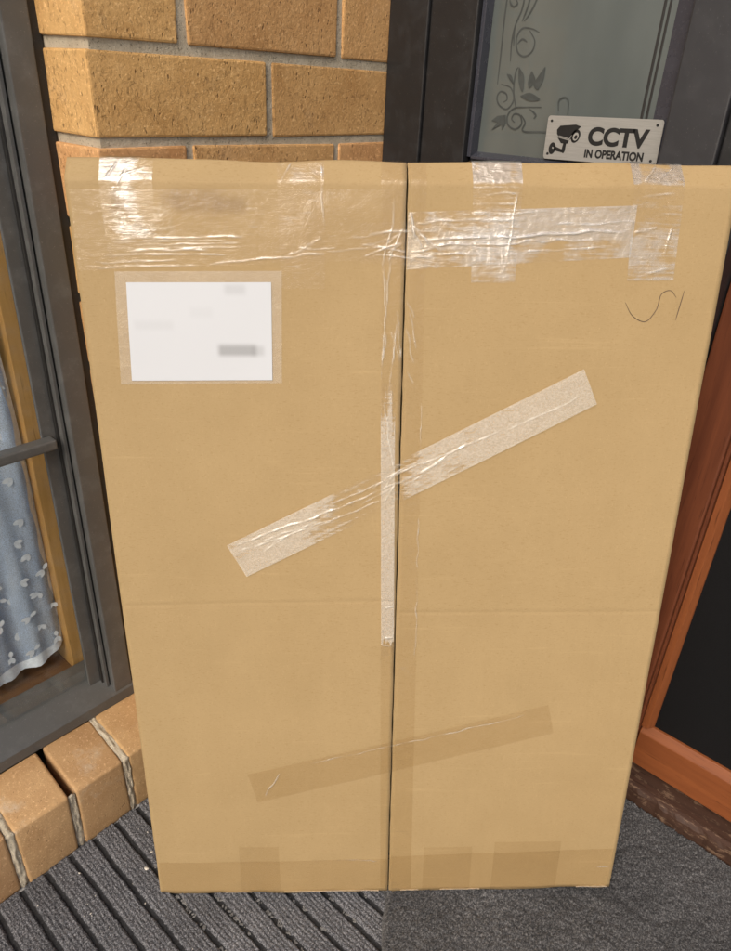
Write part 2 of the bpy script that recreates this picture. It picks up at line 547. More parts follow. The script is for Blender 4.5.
# ------------------------------------------------------------------ brick wall with the window
wall = thing('brick_wall', 'orange wire-cut brick wall pier with grey mortar beside the dark door frame', 'brick wall', (0.6, 0.76, 0))
brick_cache = {}
def brick_obj(name, parent, lo, hi, mat, seedbase=0):
    size = tuple(round(hi[k] - lo[k], 4) for k in range(3))
    var = random.randrange(3)
    key = (size, var, mat.name)
    if key not in brick_cache:
        h = [s / 2 for s in size]
        me = box_mesh('brick', [-x for x in h], h, 0.0024, 2, 0.0016, hash((size, var)) & 0xffff)
        me.materials.append(mat)
        brick_cache[key] = me
    o = link(name, brick_cache[key], parent)
    o.location = Vector([(lo[k] + hi[k]) / 2 for k in range(3)]) - Vector(parent.location)
    return o
NC = 26
for i in range(NC):
    zb = -0.024 + 0.086 * i
    z0, z1 = zb + 0.005, zb + 0.081
    xs = [(XC, 0.6105), (0.6205, 0.842)] if i % 2 else [(XC, 0.4950), (0.5050, 0.7250), (0.7350, 0.842)]
    for a, b in xs:
        if i == 0:
            z0 = -0.006
        brick_obj('brick', wall, (a, YB, z0), (b, YB + 0.11, z1), M['brick'])
off(wall, link('mortar', box_mesh('mortar', (XC + 0.004, YB + 0.0026, -0.006), (0.840, YB + 0.104, 2.205)), None, M['mortar']))
pier = thing('brick_pier', 'orange brick pier at the far jamb of the curtained window', 'brick wall', (-0.85, 0.76, 0))
for i in range(NC):
    zb = -0.024 + 0.086 * i
    z0, z1 = max(zb + 0.005, -0.006), zb + 0.081
    xs = [(-1.10, -0.88), (-0.87, -0.65)] if i % 2 else [(-1.10, -0.996), (-0.986, -0.764), (-0.754, -0.65)]
    for a, b in xs:
        brick_obj('brick', pier, (a, YB, z0), (b, YB + 0.11, z1), M['brick'])
off(pier, link('mortar', box_mesh('mortar', (-1.096, YB + 0.0042, -0.006), (-0.654, YB + 0.104, 2.205)), None, M['mortar']))

# sill of bricks on edge
sill = thing('brick_window_sill', 'sloping sill of pale orange bricks on edge under the dark window frame', 'window sill', (0.2, 0.745, 0))
XL_SILL = -0.62
SEC = [(0.7005, -0.006), (0.7005, 0.106), (0.795, 0.1185), (0.795, -0.006)]
joints = [0.3945 - 0.0842 * k for k in range(13)]
for k in range(12):
    x1, x0 = joints[k] - 0.0052, joints[k + 1] + 0.0052
    me = prism_mesh('sill_brick', SEC, 0, x0, x1, 0.0045, 3, 0.0018, 40 + k)
    me.polygons.foreach_set('use_smooth', [True] * len(me.polygons))
    off(sill, link('brick', me, None, M['sill_brick']))
def mortar_strip(k, xc, half, gap):
    path = [(0.7005, -0.006 + 0.108 * q / 26) for q in range(27)]
    path += [(0.7012, 0.1045)] + [(0.703 + 0.092 * q / 24, 0.1063 + 0.012 * q / 24) for q in range(25)]
    nrm = [(-1.0, 0.0)] * 26 + [(-0.8, 0.5), (-0.5, 0.8)] + [(-0.13, 0.99)] * 25
    V = np.zeros((len(path), 11, 3))
    for a, ((py, pz), (ny_, nz_)) in enumerate(zip(path, nrm)):
        deep = 0.0
        if gap and py > 0.704:
            deep = 0.045 * min(1.0, (py - 0.704) / 0.012)
        for b in range(11):
            u = b / 5 - 1
            rec = -0.0012 - 0.0028 * u * u + 0.0022 * float(vnoise(np.array(a * 0.33 + k * 9), np.array(b * 0.5 + k), 80)) - deep
            if abs(u) > 0.99:
                rec = -0.010 - deep
            x_ = xc + u * half + 0.0008 * float(vnoise(np.array(a * 0.5), np.array(k * 3.0 + b * 0.2), 81))
            V[a, b] = (x_, py + ny_ * rec, pz + nz_ * rec)
    return grid_mesh('mortar_joint', V, True)
for k in range(13):
    off(sill, link('mortar_joint', mortar_strip(k, joints[k] - (0.0035 if k == 0 else 0), 0.0035 if k == 0 else 0.0068, k == 2), None, M['mortar']))
off(sill, link('mortar_bed', box_mesh('mortar_bed', (XL_SILL, 0.712, -0.006), (XC - 0.002, 0.792, 0.062)), None, M['mortar']))

# ------------------------------------------------------------------ window
win = thing('framed_window', 'dark grey metal framed window with a lace curtain behind the glass', 'window', (0.0, 0.80, 0.12))
XL = -0.65
def wpart(name, me, mat, parent=None):
    return off(win, link(name, me, None, mat)) if parent is None else off2(parent, link(name, me, None, mat))
def off2(parent, o):
    o.parent = parent
    o.location = (0, 0, 0)
    return o
ZT = 1.86
for s in (0, 1):
    fx = (lambda x: x) if s == 0 else (lambda x: XL + (XC - x))
    def bx(name, a, b, y0, y1, z0, z1, mat, bev=0.0012, parent=None):
        a, b = sorted((fx(a), fx(b)))
        return wpart(name, box_mesh(name, (a, y0, z0), (b, y1, z1), bev, 2), mat, parent)
    bx('seal', 0.3815, 0.3935, 0.7985, 0.880, 0.118, ZT, M['frame_dark'], 0.001)
    jm = bx('jamb', 0.3535, 0.3820, 0.7955, 0.885, 0.126, ZT, M['frame'], 0.0015)
    bx('groove', 0.3440, 0.3545, 0.815, 0.880, 0.13, ZT, M['frame_dark'], 0.0005, jm)  # near-black fill, the shade of the recess painted in
    bx('bead', 0.3468, 0.3512, 0.8065, 0.870, 0.135, ZT, M['frame'], 0.0008, jm)
    st = bx('sash_stile', 0.3262, 0.3445, 0.8195, 0.8245, 0.13, ZT, M['frame'], 0.0012)
sl = wpart('frame_sill', prism_mesh('frame_sill', [(0.7925, 0.1185), (0.7925, 0.137), (0.797, 0.1405), (0.843, 0.169), (0.8615, 0.171), (0.8615, 0.12)], 0, XL + 0.003, XC - 0.0, 0.0012, 2), M['frame'])
wpart('glass_pane', box_mesh('glass_pane', (XL + 0.07, 0.8250, 0.150), (0.343, 0.8285, ZT)), M['glass'])
wpart('meeting_rail', box_mesh('meeting_rail', (XL + 0.066, 0.8005, 0.567), (0.3365, 0.8190, 0.5805), 0.0035, 3), M['frame'])
wpart('frame_head', box_mesh('frame_head', (XL - 0.001, 0.7945, ZT - 0.002), (XC + 0.001, 0.87, ZT + 0.06), 0.0015, 2), M['frame'])
for s in (0, 1):
    a, b = (0.3270, 0.3530) if s == 0 else (XL + 0.038, XL + 0.062)
    wpart('timber_lining', box_mesh('timber_lining', (a, 0.8690, 0.12), (b, 0.99, ZT), 0.001, 2), M['interior_wood'])
wpart('inner_sill', box_mesh('inner_sill', (XL + 0.064, 0.8635, 0.12), (0.327, 1.02, 0.158), 0.002, 2), M['brown_wood'])
lint = struct(link('lintel_wall', box_mesh('lintel_wall', (XL + 0.0, YB + 0.006, ZT + 0.061), (XC - 0.001, YB + 0.10, 2.205)), None, M['mortar']))
# room behind the window: inward-facing shell, open towards the window
rv = [(-1.2, 1.03, -0.1), (0.86, 1.03, -0.1), (0.86, 3.2, -0.1), (-1.2, 3.2, -0.1), (-1.2, 1.03, 2.3), (0.86, 1.03, 2.3), (0.86, 3.2, 2.3), (-1.2, 3.2, 2.3)]
hx0, hx1, hz0, hz1 = XL + 0.04, 0.349, 0.119, ZT
rv += [(hx0, 1.03, hz0), (hx1, 1.03, hz0), (hx1, 1.03, hz1), (hx0, 1.03, hz1)]
rv += [(hx0, 0.862, hz0), (hx1, 0.862, hz0), (hx1, 0.862, hz1), (hx0, 0.862, hz1)]
rf = [(0, 1, 2, 3), (4, 7, 6, 5), (1, 5, 6, 2), (2, 6, 7, 3), (3, 7, 4, 0),
      (0, 8, 9, 1), (1, 9, 10, 5), (5, 10, 11, 4), (4, 11, 8, 0),
      (8, 12, 13, 9), (9, 13, 14, 10), (10, 14, 15, 11), (11, 15, 12, 8)]
struct(link('room_interior', mesh_from('room_interior', rv, rf), None, M['room']))

# lace curtain
cur = thing('lace_curtain', 'pale blue lace curtain with white leaf sprigs hanging inside the window', 'curtain', (-0.1, 0.886, 0.19))
NZ, NX = 110, 150
edge_z = np.array([0.19, 0.26, 0.40, 0.577, 0.69, 1.0, 1.84])
edge_x = np.array([0.331, 0.3365, 0.327, 0.324, 0.318, 0.314, 0.312])
pts = np.zeros((NZ, NX, 3))
for j in range(NZ):
    tz = j / (NZ - 1)
    for i in range(NX):
        tx = i / (NX - 1)
        bot = 0.187 + 0.006 * math.sin(tx * 40) + (0.016 * max(0, (tx - 0.955) / 0.045) ** 2)
        z = bot + (1.82 - bot) * tz ** 1.6
        xr = np.interp(z, edge_z, edge_x)
        x = XL + 0.08 + (xr - XL - 0.08) * tx
        y = 0.886 + 0.007 * math.sin(x * 78 + 0.6 * math.sin(z * 7)) + 0.004 * math.sin(x * 171 + z * 3)
        pts[j, i] = (x, y, z)
cl = off(cur, link('net', grid_mesh('net', pts), None, M['lace']))
def cur_y(x, z):
    return 0.886 + 0.007 * math.sin(x * 78 + 0.6 * math.sin(z * 7)) + 0.004 * math.sin(x * 171 + z * 3)
# hem along the bottom and the side
hem = []
hv, hf = [], []
path = [(pts[0, i, 0], pts[0, i, 2], 0) for i in range(0, NX)] + [(pts[j, NX - 1, 0], pts[j, NX - 1, 2], 1) for j in range(1, NZ)]
for k, (x, z, side) in enumerate(path):
    w = 0.019 + 0.004 * math.sin(k * 0.9)
    for q in (0, 1):
        xx = x - (w * 0.55 * q if side else 0) + (0.001 if side else 0)
        zz = z + (0 if side else w * q) - (0 if side else 0.001)
        hv.append((xx, cur_y(xx, zz) - 0.0012, zz))
    if k:
        a = 2 * k
        hf.append((a - 2, a, a + 1, a - 1))
off(cur, link('hem', mesh_from('hem', hv, hf, True), None, M['lace_white']))
# embroidered sprigs: three petals each
def petal(bm, ang, ln, wd, ox=0, oz=0):
    c, s = math.cos(ang), math.sin(ang)
    vs_ = []
    for a, w in ((0, 0.05), (0.3, 0.8), (0.6, 1.0), (0.85, 0.6), (1.0, 0.05)):
        vs_.append((a * ln, w * wd))
    loop = vs_ + [(a, -w) for a, w in vs_[::-1]]
    bm.faces.new([bm.verts.new((ox + a * c - w * s, 0, oz + a * s + w * c)) for a, w in loop])
sprigs = []
for q in range(3):
    bm = bmesh.new()
    r = random.Random(q)
    for ang in ((0.2, 1.2, 3.9), (0.5, 1.3), (0.1, 0.9, 2.0))[q]:
        petal(bm, ang + r.uniform(-.2, .2), r.uniform(0.010, 0.015), r.uniform(0.0028, 0.0042))
    me = bpy.data.meshes.new('sprig'); bm.to_mesh(me); bm.free()
    me.materials.append(M['lace_white'])
    sprigs.append(me)
r = random.Random(4)
for row in range(24):
    z = 0.222 + row * 0.032
    for k in range(9):
        x = 0.318 - k * 0.036 - (0.018 if row % 2 else 0) + r.uniform(-.004, .004)
        if x > np.interp(z, edge_z, edge_x) - 0.014 or x < 0.02:
            continue
        o = link('sprig', sprigs[r.randrange(3)], cur)
        zz = z + r.uniform(-.004, .004)
        o.location = Vector((x, cur_y(x, zz) - 0.0026, zz)) - Vector(cur.location)
        o.rotation_euler = (0, r.uniform(1.2, 3.6), 0)

# the rest of the embroidery, farther from the frame's edge, as one piece
bm = bmesh.new()
for row in range(50):
    z = 0.222 + row * 0.032
    for k in range(26):
        x = 0.318 - k * 0.036 - (0.018 if row % 2 else 0) + r.uniform(-.004, .004)
        if x < -0.55 or (row < 24 and k < 9) or x > np.interp(z, edge_z, edge_x) - 0.014:
            continue
        b0 = len(bm.verts)
        a0 = r.uniform(1.2, 3.6)
        y_ = cur_y(x, z) - 0.0026
        for ang_ in (0.2, 1.2):
            petal(bm, ang_ - a0, r.uniform(0.010, 0.015), r.uniform(0.0028, 0.0042), x, z)
        bm.verts.ensure_lookup_table()
        for v in list(bm.verts)[b0:]:
            v.co.y = y_
me = bpy.data.meshes.new('sprigs'); bm.to_mesh(me); bm.free()
so = off(cur, link('embroidery', me, None, M['lace_white']))
so['kind'] = 'stuff'

# ------------------------------------------------------------------ door wall: dark frame with sidelight
dfm = thing('door_frame', 'near-black painted timber door frame meeting the orange bricks', 'door frame', (0.85, 0.48, 0.02))
def dbox(name, x0, x1, y0, y1, z0, z1, mat=None, bev=0.002, parent=None):
    me = box_mesh(name, (x0, y0, z0), (x1, y1, z1), bev, 2)
    o = link(name, me, None, mat or M['door_paint'])
    return off(parent or dfm, o)
ZD = 2.15
dbox('jamb', XD, 0.92, 0.6455, YB - 0.001, 0.02, ZD)
dbox('stile', XD + 0.003, 0.92, 0.5735, 0.6440, 0.02, ZD)
dbox('mullion', XD + 0.001, 0.92, 0.2615, 0.3195, 0.02, ZD, M['mullion_paint'])
dbox('mullion_stop', XD + 0.007, 0.92, 0.2260, 0.2600, 0.02, ZD)
dbox('lower_panel', XD + 0.016, 0.92, 0.3205, 0.5725, 0.02, 0.9085)
dbox('head', XD - 0.002, 0.925, -0.86, YB - 0.002, ZD + 0.001, ZD + 0.12)

side = thing('sidelight_window', 'grey frosted glass sidelight with etched leafy scrollwork in the dark door frame', 'window', (0.845, 0.446, 0.91))
def spart(name, me, mat, parent=None):
    return off(side, link(name, me, None, mat))
spart('glass_pane', box_mesh('glass_pane', (0.8450, 0.3230, 0.9100), (0.851, 0.5725, ZD - 0.002), 0.0), M['frost'])
spart('bead', prism_mesh('bead', [(0.8305, 0.5730), (0.8305, 0.5675), (0.8448, 0.5660), (0.8448, 0.5730)], 2, 0.911, ZD - 0.002, 0.0008), M['bead_paint'])
spart('bead', prism_mesh('bead', [(0.8285, 0.9090), (0.8285, 0.9125), (0.8390, 0.9160), (0.8448, 0.9175), (0.8448, 0.9090)], 1, 0.3215, 0.5655, 0.0008), M['bead_paint'])
spart('bead', prism_mesh('bead', [(0.8405, 0.3200), (0.8405, 0.3255), (0.8448, 0.3440), (0.8448, 0.3200)], 2, 0.9187, ZD - 0.002, 0.0008), M['bead_paint'])
spart('dark_strip', box_mesh('dark_strip', (0.8440, 0.3555, 0.919), (0.8448, 0.3583, ZD - 0.003), 0.0006), M['frame_dark'])  # thin dark line down the glass
spart('dark_strip', box_mesh('dark_strip', (0.8440, 0.3500, 0.919), (0.8448, 0.3525, ZD - 0.003), 0.0006), M['frame_dark'])
# etched ornament (y, z) on the glass face
ETCH = {
 'L0': [(0.5490, 1.90), (0.5490, 1.1012)],
 'L1': [(0.5490, 1.1010), (0.5492, 1.0814), (0.5496, 1.0604), (0.5488, 1.0311), (0.5484, 0.9945)],
 's1': [(0.5428, 0.9947), (0.5284, 0.991), (0.5222, 0.9789), (0.53, 0.968), (0.5418, 0.9717), (0.5466, 0.9799), (0.5428, 0.9864), (0.5342, 0.9846), (0.5318, 0.9785), (0.5368, 0.9751)],
 'st2': [(0.5181, 0.9707), (0.524, 0.9891), (0.5245, 1.0074), (0.5215, 1.0134)],
 'sc1': [(0.524, 1.10), (0.5256, 1.0807), (0.5275, 1.0696), (0.533, 1.0564), (0.5353, 1.039), (0.5338, 1.0192)],
 'sc2': [(0.5304, 1.064), (0.5337, 1.0526), (0.532, 1.0351)],
 'loop': [(0.4994, 1.0485), (0.5102, 1.0523), (0.5232, 1.0525), (0.5293, 1.0429), (0.5256, 1.0292), (0.5155, 1.0244), (0.506, 1.0294), (0.5041, 1.04), (0.5125, 1.0505)],
 'loopi': [(0.527, 1.037), (0.5213, 1.0419), (0.5142, 1.039)],
 'tl1': [(0.503, 1.10), (0.5091, 1.0802), (0.5156, 1.0674), (0.5219, 1.06)],
 'tl2': [(0.514, 1.10), (0.518, 1.0805), (0.521, 1.0694), (0.5245, 1.0601)],
 'tc': [(0.5452, 1.0812), (0.5432, 1.0774), (0.5388, 1.0745), (0.534, 1.0772), (0.536, 1.081)],
 'bs': [(0.4824, 0.9724), (0.5033, 0.9714), (0.5193, 0.9696), (0.5276, 0.9618), (0.5258, 0.9513), (0.5152, 0.9466), (0.5067, 0.9524), (0.5097, 0.9617), (0.5182, 0.9634), (0.5214, 0.9579), (0.5165, 0.9539)],
 'bl': [(0.5085, 0.9628), (0.5017, 0.9548), (0.5027, 0.9452), (0.4722, 0.9462), (0.40, 0.9470)],
 'sm': [(0.4977, 0.9696), (0.4886, 0.9639), (0.4905, 0.9596)],
 'arch': [(0.4588, 0.9695), (0.4607, 0.9794), (0.4553, 0.9836), (0.4486, 0.9809), (0.446, 0.9662)],
}
LEAF = [
 [(0.5202, 1.0135), (0.5118, 1.0037), (0.511, 0.9875), (0.5182, 0.9974)],
 [(0.5019, 1.0099), (0.4954, 1.0001), (0.5017, 0.9919), (0.5055, 0.9978)],
 [(0.4847, 1.0141), (0.4851, 1.0004), (0.491, 0.9902), (0.4973, 0.9961), (0.4914, 1.0061)],
 [(0.5135, 0.9833), (0.5008, 0.9869), (0.4852, 0.9804), (0.4992, 0.9782)],
 [(0.5303, 0.9617), (0.5427, 0.9599), (0.5504, 0.9541), (0.5415, 0.9525), (0.5487, 0.9433), (0.5355, 0.9507), (0.5331, 0.9443), (0.5289, 0.9532)],
 [(0.5364, 1.0061), (0.5293, 1.0042), (0.5251, 0.9952), (0.5313, 1.0001)],
]
def catmull(P, n=8):
    P = [np.array(p, float) for p in P]
    Q = [2 * P[0] - P[1]] + P + [2 * P[-1] - P[-2]]
    out = []
    for i in range(1, len(Q) - 2):
        a, b, c, d = Q[i - 1:i + 3]
        for k in range(n):
            t = k / n
            out.append(0.5 * ((2 * b) + (c - a) * t + (2 * a - 5 * b + 4 * c - d) * t * t + (3 * b - a - 3 * c + d) * t ** 3))
    out.append(P[-1])
    return np.array(out)
def ribbon(P, width, place, taper=0.3):
    """flat ribbon along 2D points; place(a, b) -> 3D"""
    d = np.gradient(P, axis=0)
    d /= np.linalg.norm(d, axis=1)[:, None] + 1e-9
    nrm = np.stack([-d[:, 1], d[:, 0]], 1)
    n_ = len(P)
    vs_, fs_ = [], []
    for i in range(n_):
        u = i / (n_ - 1)
        w = width / 2 * (taper + (1 - taper) * min(1, 4 * u, 4 * (1 - u)))
        vs_.append(place(*(P[i] + nrm[i] * w)))
        vs_.append(place(*(P[i] - nrm[i] * w)))
        if i:
            fs_.append((2 * i - 2, 2 * i, 2 * i + 1, 2 * i - 1))
    return vs_, fs_
ev, ef = [], []
for kk, P in enumerate(ETCH.values()):
    v, f_ = ribbon(catmull(P), 0.0021, lambda a, b: (0.84485 - 0.00003 * kk, a, b), 0.5)
    b0 = len(ev)
    ev += v
    ef += [tuple(i + b0 for i in q) for q in f_]
for k, P in enumerate(LEAF):
    b0 = len(ev)
    P = catmull(P + P[:2], 5)[:-5] if k != 4 else np.array(P)
    ev += [(0.8443 - 0.00004 * k, a, b) for a, b in P]
    ef.append(tuple(range(b0, b0 + len(P))))
spart('etched_scrollwork', mesh_from('etched_scrollwork', ev, ef), M['etch'])

# ------------------------------------------------------------------ screen door and threshold
shaded_stile = thing('shaded_door_stile', 'door stile behind the leaning carton, its shade painted as dark red-brown timber', 'door stile', (0.88, 0.20, 0.05))
off(shaded_stile, link('board', box_mesh('board', (0.866, 0.1745, 0.046), (0.93, 0.2250, ZD), 0.003, 2), None, M['stile_shade_wood']))  # shadowed stile face, the carton's shade painted as a darker board
off(shaded_stile, link('shaded_stile_strip', box_mesh('shaded_stile_strip', (0.872, 0.1700, 0.046), (0.93, 0.1742, ZD), 0.001, 2), None, M['stile_shade_wood']))
door = thing('screen_door', 'orange-stained timber screen door with black mesh', 'door', (0.89, -0.3, 0.06))
DX = 0.880
def dpart(name, me, mat):
    return off(door, link(name, me, None, mat))
dpart('stile', prism_mesh('stile', [(DX, 0.1695), (DX, 0.160), (DX + 0.010, 0.1535), (DX + 0.035, 0.1535), (DX + 0.035, 0.1695)], 2, 0.1395, ZD - 0.01, 0.0008), M['orange_wood_v'])
dpart('bottom_rail', prism_mesh('bottom_rail', [(DX + 0.0005, 0.060), (DX + 0.0005, 0.1265), (DX + 0.010, 0.139), (DX + 0.035, 0.139), (DX + 0.035, 0.060)], 1, -0.80, 0.1690, 0.0015, 2), M['orange_wood'])
dpart('stile', box_mesh('stile', (DX, -0.80, 0.1395), (DX + 0.035, -0.72, ZD - 0.01), 0.002, 2), M['orange_wood_v'])
dpart('mid_rail', box_mesh('mid_rail', (DX + 0.001, -0.7195, 1.02), (DX + 0.035, 0.153, 1.10), 0.002, 2), M['orange_wood'])
dpart('top_rail', box_mesh('top_rail', (DX + 0.001, -0.7195, ZD - 0.10), (DX + 0.035, 0.153, ZD - 0.01), 0.002, 2), M['orange_wood'])
dpart('fly_mesh', box_mesh('fly_mesh', (DX + 0.014, -0.722, 0.137), (DX + 0.018, 0.1545, ZD - 0.09)), M['flyscreen'])
thr = thing('door_threshold', 'worn dark brown timber threshold with a flaking front edge below the screen door', 'threshold', (0.88, -0.3, 0))
bm = bmesh.new()
N = 160
ys = np.linspace(-0.86, 0.2255, N)
r = np.random.default_rng(3)
j1 = vnoise(ys * 60, ys * 0, 5) * 0.0022 + vnoise(ys * 200, ys * 0, 6) * 0.0012
j2 = vnoise(ys * 45, ys * 0 + 3, 7) * 0.0022
rows = []
for i, y in enumerate(ys):
    sec = [(0.8545 + j1[i] * 0.4, -0.002), (0.8530 + j1[i], 0.018), (0.8535 + j1[i] * 1.1, 0.0335 + j2[i]), (0.8565 + j2[i] * 0.6, 0.0405 + j2[i] * 0.5), (0.862, 0.0425), (0.925, 0.0445), (0.925, -0.002)]
    rows.append([bm.verts.new((a, y, z)) for a, z in sec])
for i in range(N - 1):
    for k in range(7):
        bm.faces.new([rows[i][k], rows[i][(k + 1) % 7], rows[i + 1][(k + 1) % 7], rows[i + 1][k]])
bm.faces.new(rows[0]); bm.faces.new(rows[-1][::-1])
bmesh.ops.recalc_face_normals(bm, faces=bm.faces[:])
me = bpy.data.meshes.new('board'); bm.to_mesh(me); bm.free()
off(thr, link('board', me, None, M['worn_wood']))
struct(link('wall_behind_door', box_mesh('wall_behind_door', (0.926, -0.90, -0.01), (1.02, 1.02, 2.3)), None, M['frame_dark']))

# ------------------------------------------------------------------ mats
GP, GW, GX = 0.0357, 0.0072, 0.0953        # groove pitch, width, phase
x = np.arange(-0.16, 0.70, 0.0009)
y = np.arange(0.10, 0.6995, 0.0020)
X, Y = np.meshgrid(x, y)
ph = np.mod(X - GX + 0.0013 * vnoise(Y * 25, X * 20, 2) + 0.0007 * vnoise(Y * 330, X * 330, 12) + rng.uniform(-1, 1, X.shape) * 0.0005, GP)
band = (ph > GW)
tb = (ph - GW) / (GP - GW)
edge = np.clip(np.minimum(tb, 1 - tb) * (GP - GW) / 0.003, 0, 1)
fine = 0.5 - 0.5 * np.cos(2 * np.pi * tb * 5)
clear = 0.45 + 0.55 * np.clip((X - 0.22) / 0.14 - (Y - 0.5) * 3, 0, 1)
H = np.where(band, -0.0022 + 0.0016 * edge + 0.0019 * fine * clear, -0.0050)
H += rng.uniform(-1, 1, H.shape) * np.where(band, 0.0008, 0.0003) + np.where(band, 0.0006 * vnoise(X * 220, Y * 220, 9), 0)
P3 = np.stack([X, Y, np.minimum(H, 0.0006)], -1)
me = grid_mesh('ribbed_mat', P3, True)
me.materials.append(M['rib']); me.materials.append(M['rubber'])
low = (~band[:-1, :-1]) & (~band[1:, 1:])
me.polygons.foreach_set('material_index', low.reshape(-1).astype(np.int32))
mat1 = link('ribbed_doormat', me)
tag(mat1, 'charcoal ribbed doormat with dark parallel grooves running up to the brick sill', 'doormat')

# plush mat, laid askew over the ribbed one
e1 = np.array([0.766, 0.643]); e2 = np.array([0.643, -0.766]); A0 = np.array([0.443, 0.3085])
a = np.arange(-0.42, 0.40, 0.0017)
b = np.arange(0.0, 0.62, 0.0017)
Aa, Bb = np.meshgrid(a, b)
wob = 0.002 * vnoise(Aa * 40, Aa * 0, 3)
PX = A0[0] + e1[0] * Aa + e2[0] * (Bb + wob)
PY = A0[1] + e1[1] * Aa + e2[1] * (Bb + wob)
swirl = vnoise(PX * 26 + 1.4 * vnoise(PX * 14, PY * 14, 21), PY * 26 + 1.4 * vnoise(PX * 14 + 5, PY * 14, 22), 23)
ringd = np.abs(np.hypot(PX - 0.745, PY - 0.07) - 0.055)
ring = np.clip(1 - ringd / 0.007, 0, 1)
Hh = 0.0125 + 0.0013 * vnoise(PX * 160, PY * 160, 13) + rng.uniform(-1, 1, PX.shape) * 0.0013 + 0.0010 * swirl - 0.0022 * ring
eg = np.clip(Bb / 0.006, 0, 1)
Hh = Hh * (0.15 + 0.85 * np.sqrt(eg))
P3 = np.stack([PX, PY, Hh], -1)
ny, nx = PX.shape
idx = np.arange(nx * ny).reshape(ny, nx)
q = np.stack([idx[:-1, :-1], idx[1:, :-1], idx[1:, 1:], idx[:-1, 1:]], -1)
ok = (PX[:-1, :-1] < 0.852) & (PX[1:, 1:] < 0.852) & (PY[:-1, :-1] < 0.70)
me = bpy.data.meshes.new('plush_mat')
me.vertices.add(nx * ny)
me.vertices.foreach_set('co', P3.reshape(-1).astype(np.float32))
fill_quads(me, q[ok], True)
me.materials.append(M['rug'])
mat2 = link('plush_doormat', me)
tag(mat2, 'plain dark grey plush mat laid askew against the worn threshold', 'doormat')

# lint caught in the grooves
bm = bmesh.new()
r = random.Random(9)
for g in range(5, 11):
    gx = GX + GP * g + GW / 2
    yy = 0.30 if g < 8 else 0.34
    while yy < 0.60:
        if r.random() < 0.42:
            cx_, cl_ = gx + r.uniform(-.0015, .0015), r.uniform(0.002, 0.006)
            for _ in range(r.randrange(5, 11)):
                s = r.uniform(0.0006, 0.0017)
                mt = Matrix.Translation((cx_ + r.uniform(-.0018, .0018), yy + r.uniform(-cl_, cl_), -0.0048 + r.uniform(0, 0.002))) @ Matrix.Rotation(r.uniform(0, 3), 4, 'Z') @ Matrix.Diagonal((s, s * r.uniform(1.0, 2.4), s * 0.6, 1))
                bmesh.ops.create_icosphere(bm, subdivisions=1, radius=1.0, matrix=mt)
        yy += r.uniform(0.004, 0.012)
me = bpy.data.meshes.new('lint'); bm.to_mesh(me); bm.free()
lo = link('lint', me, None, M['lint']); lo['kind'] = 'stuff'
tag(lo, 'grey lint caught in the grooves of the ribbed doormat', 'lint')
bm = bmesh.new()
spots = [(0.268, 0.601, 0.0042), (0.287, 0.617, 0.0024), (0.2, 0.662, 0.002), (0.183, 0.60, 0.0016), (0.24, 0.56, 0.0014), (0.14, 0.66, 0.0015), (0.30, 0.648, 0.0016)]
for _ in range(26):
    spots.append((r.uniform(0.1, 0.40), r.uniform(0.42, 0.68), r.uniform(0.0005, 0.0011)))
for sx, sy, s in spots:
    mt = Matrix.Translation((sx, sy, 0.0006)) @ Matrix.Rotation(r.uniform(0, 3), 4, 'Z') @ Matrix.Diagonal((s, s * 0.6, s * 0.35, 1))
    bmesh.ops.create_icosphere(bm, subdivisions=1, radius=1.0, matrix=mt)
me = bpy.data.meshes.new('flakes'); bm.to_mesh(me); bm.free()
fl = link('paint_flakes', me, None, M['speck']); fl['kind'] = 'stuff'
tag(fl, 'tiny pale flakes scattered on the ribbed doormat', 'debris')

# ------------------------------------------------------------------ the carton
BU = Vector((0.68788, -0.72494, 0.03583)); BB = Vector((0.72209, 0.67850, -0.13502)); BD = Vector((0.07357, 0.11875, 0.99019))
BU.normalize(); BD = (BD - BU * BD.dot(BU)).normalized(); BB = BD.cross(BU)
C0 = Vector((0.26206, 0.55694, 0.0005))
carton = thing('cardboard_box', 'tall flat brown cardboard box sealed with clear tape leaning in the porch corner', 'cardboard box')
mm = Matrix.Identity(4)
for i in range(3):
    mm[i][0], mm[i][1], mm[i][2], mm[i][3] = BU[i], BB[i], BD[i], C0[i]
carton.matrix_world = mm
W, HB, DEP = 0.6221, 0.9047, 0.058
# profile of the front face: flat, then a crushed top edge, then the top
tt = np.arange(0, 1.0201, 0.0005)
def sst(x):
    x = np.clip(x, 0, 1)
    return x * x * (3 - 2 * x)
ang = np.radians(36) * sst((tt - (HB - 0.004)) / 0.007) + np.radians(54) * sst((tt - (HB + 0.0190)) / 0.005)
prof_b = np.concatenate([[0], np.cumsum(np.sin(ang[:-1]) * 0.0005)])
prof_z = np.concatenate([[0], np.cumsum(np.cos(ang[:-1]) * 0.0005)])
def surf(s, t):
    s = np.asarray(s, float); t = np.asarray(t, float)
    w = 0.0011 * vnoise(s * 7 + 3, t * 6 + 1, 31) + 0.0005 * vnoise(s * 22, t * 17, 32)
    w = w - 0.0014 * np.sin(np.pi * np.clip(t / HB, 0, 1)) * np.sin(np.pi * np.clip(s / W, 0, 1))
    cr = np.where(s < 0.3128, 0.4562 + 0.0204 * s, 0.4465 - 0.0057 * (s - 0.318))
    w = w + 0.00028 * np.exp(-((t - cr) / 0.0022) ** 2) - 0.00012 * np.exp(-((t - cr - 0.006) / 0.004) ** 2)
    top = sst((t - 0.86) / 0.05)
    w = w + 0.0016 * top * vnoise(s * 16, t * 30, 33)
    w = w + 0.0006 * np.exp(-((t - 0.062) / 0.02) ** 2) * vnoise(s * 30, t * 40, 35)
    return w
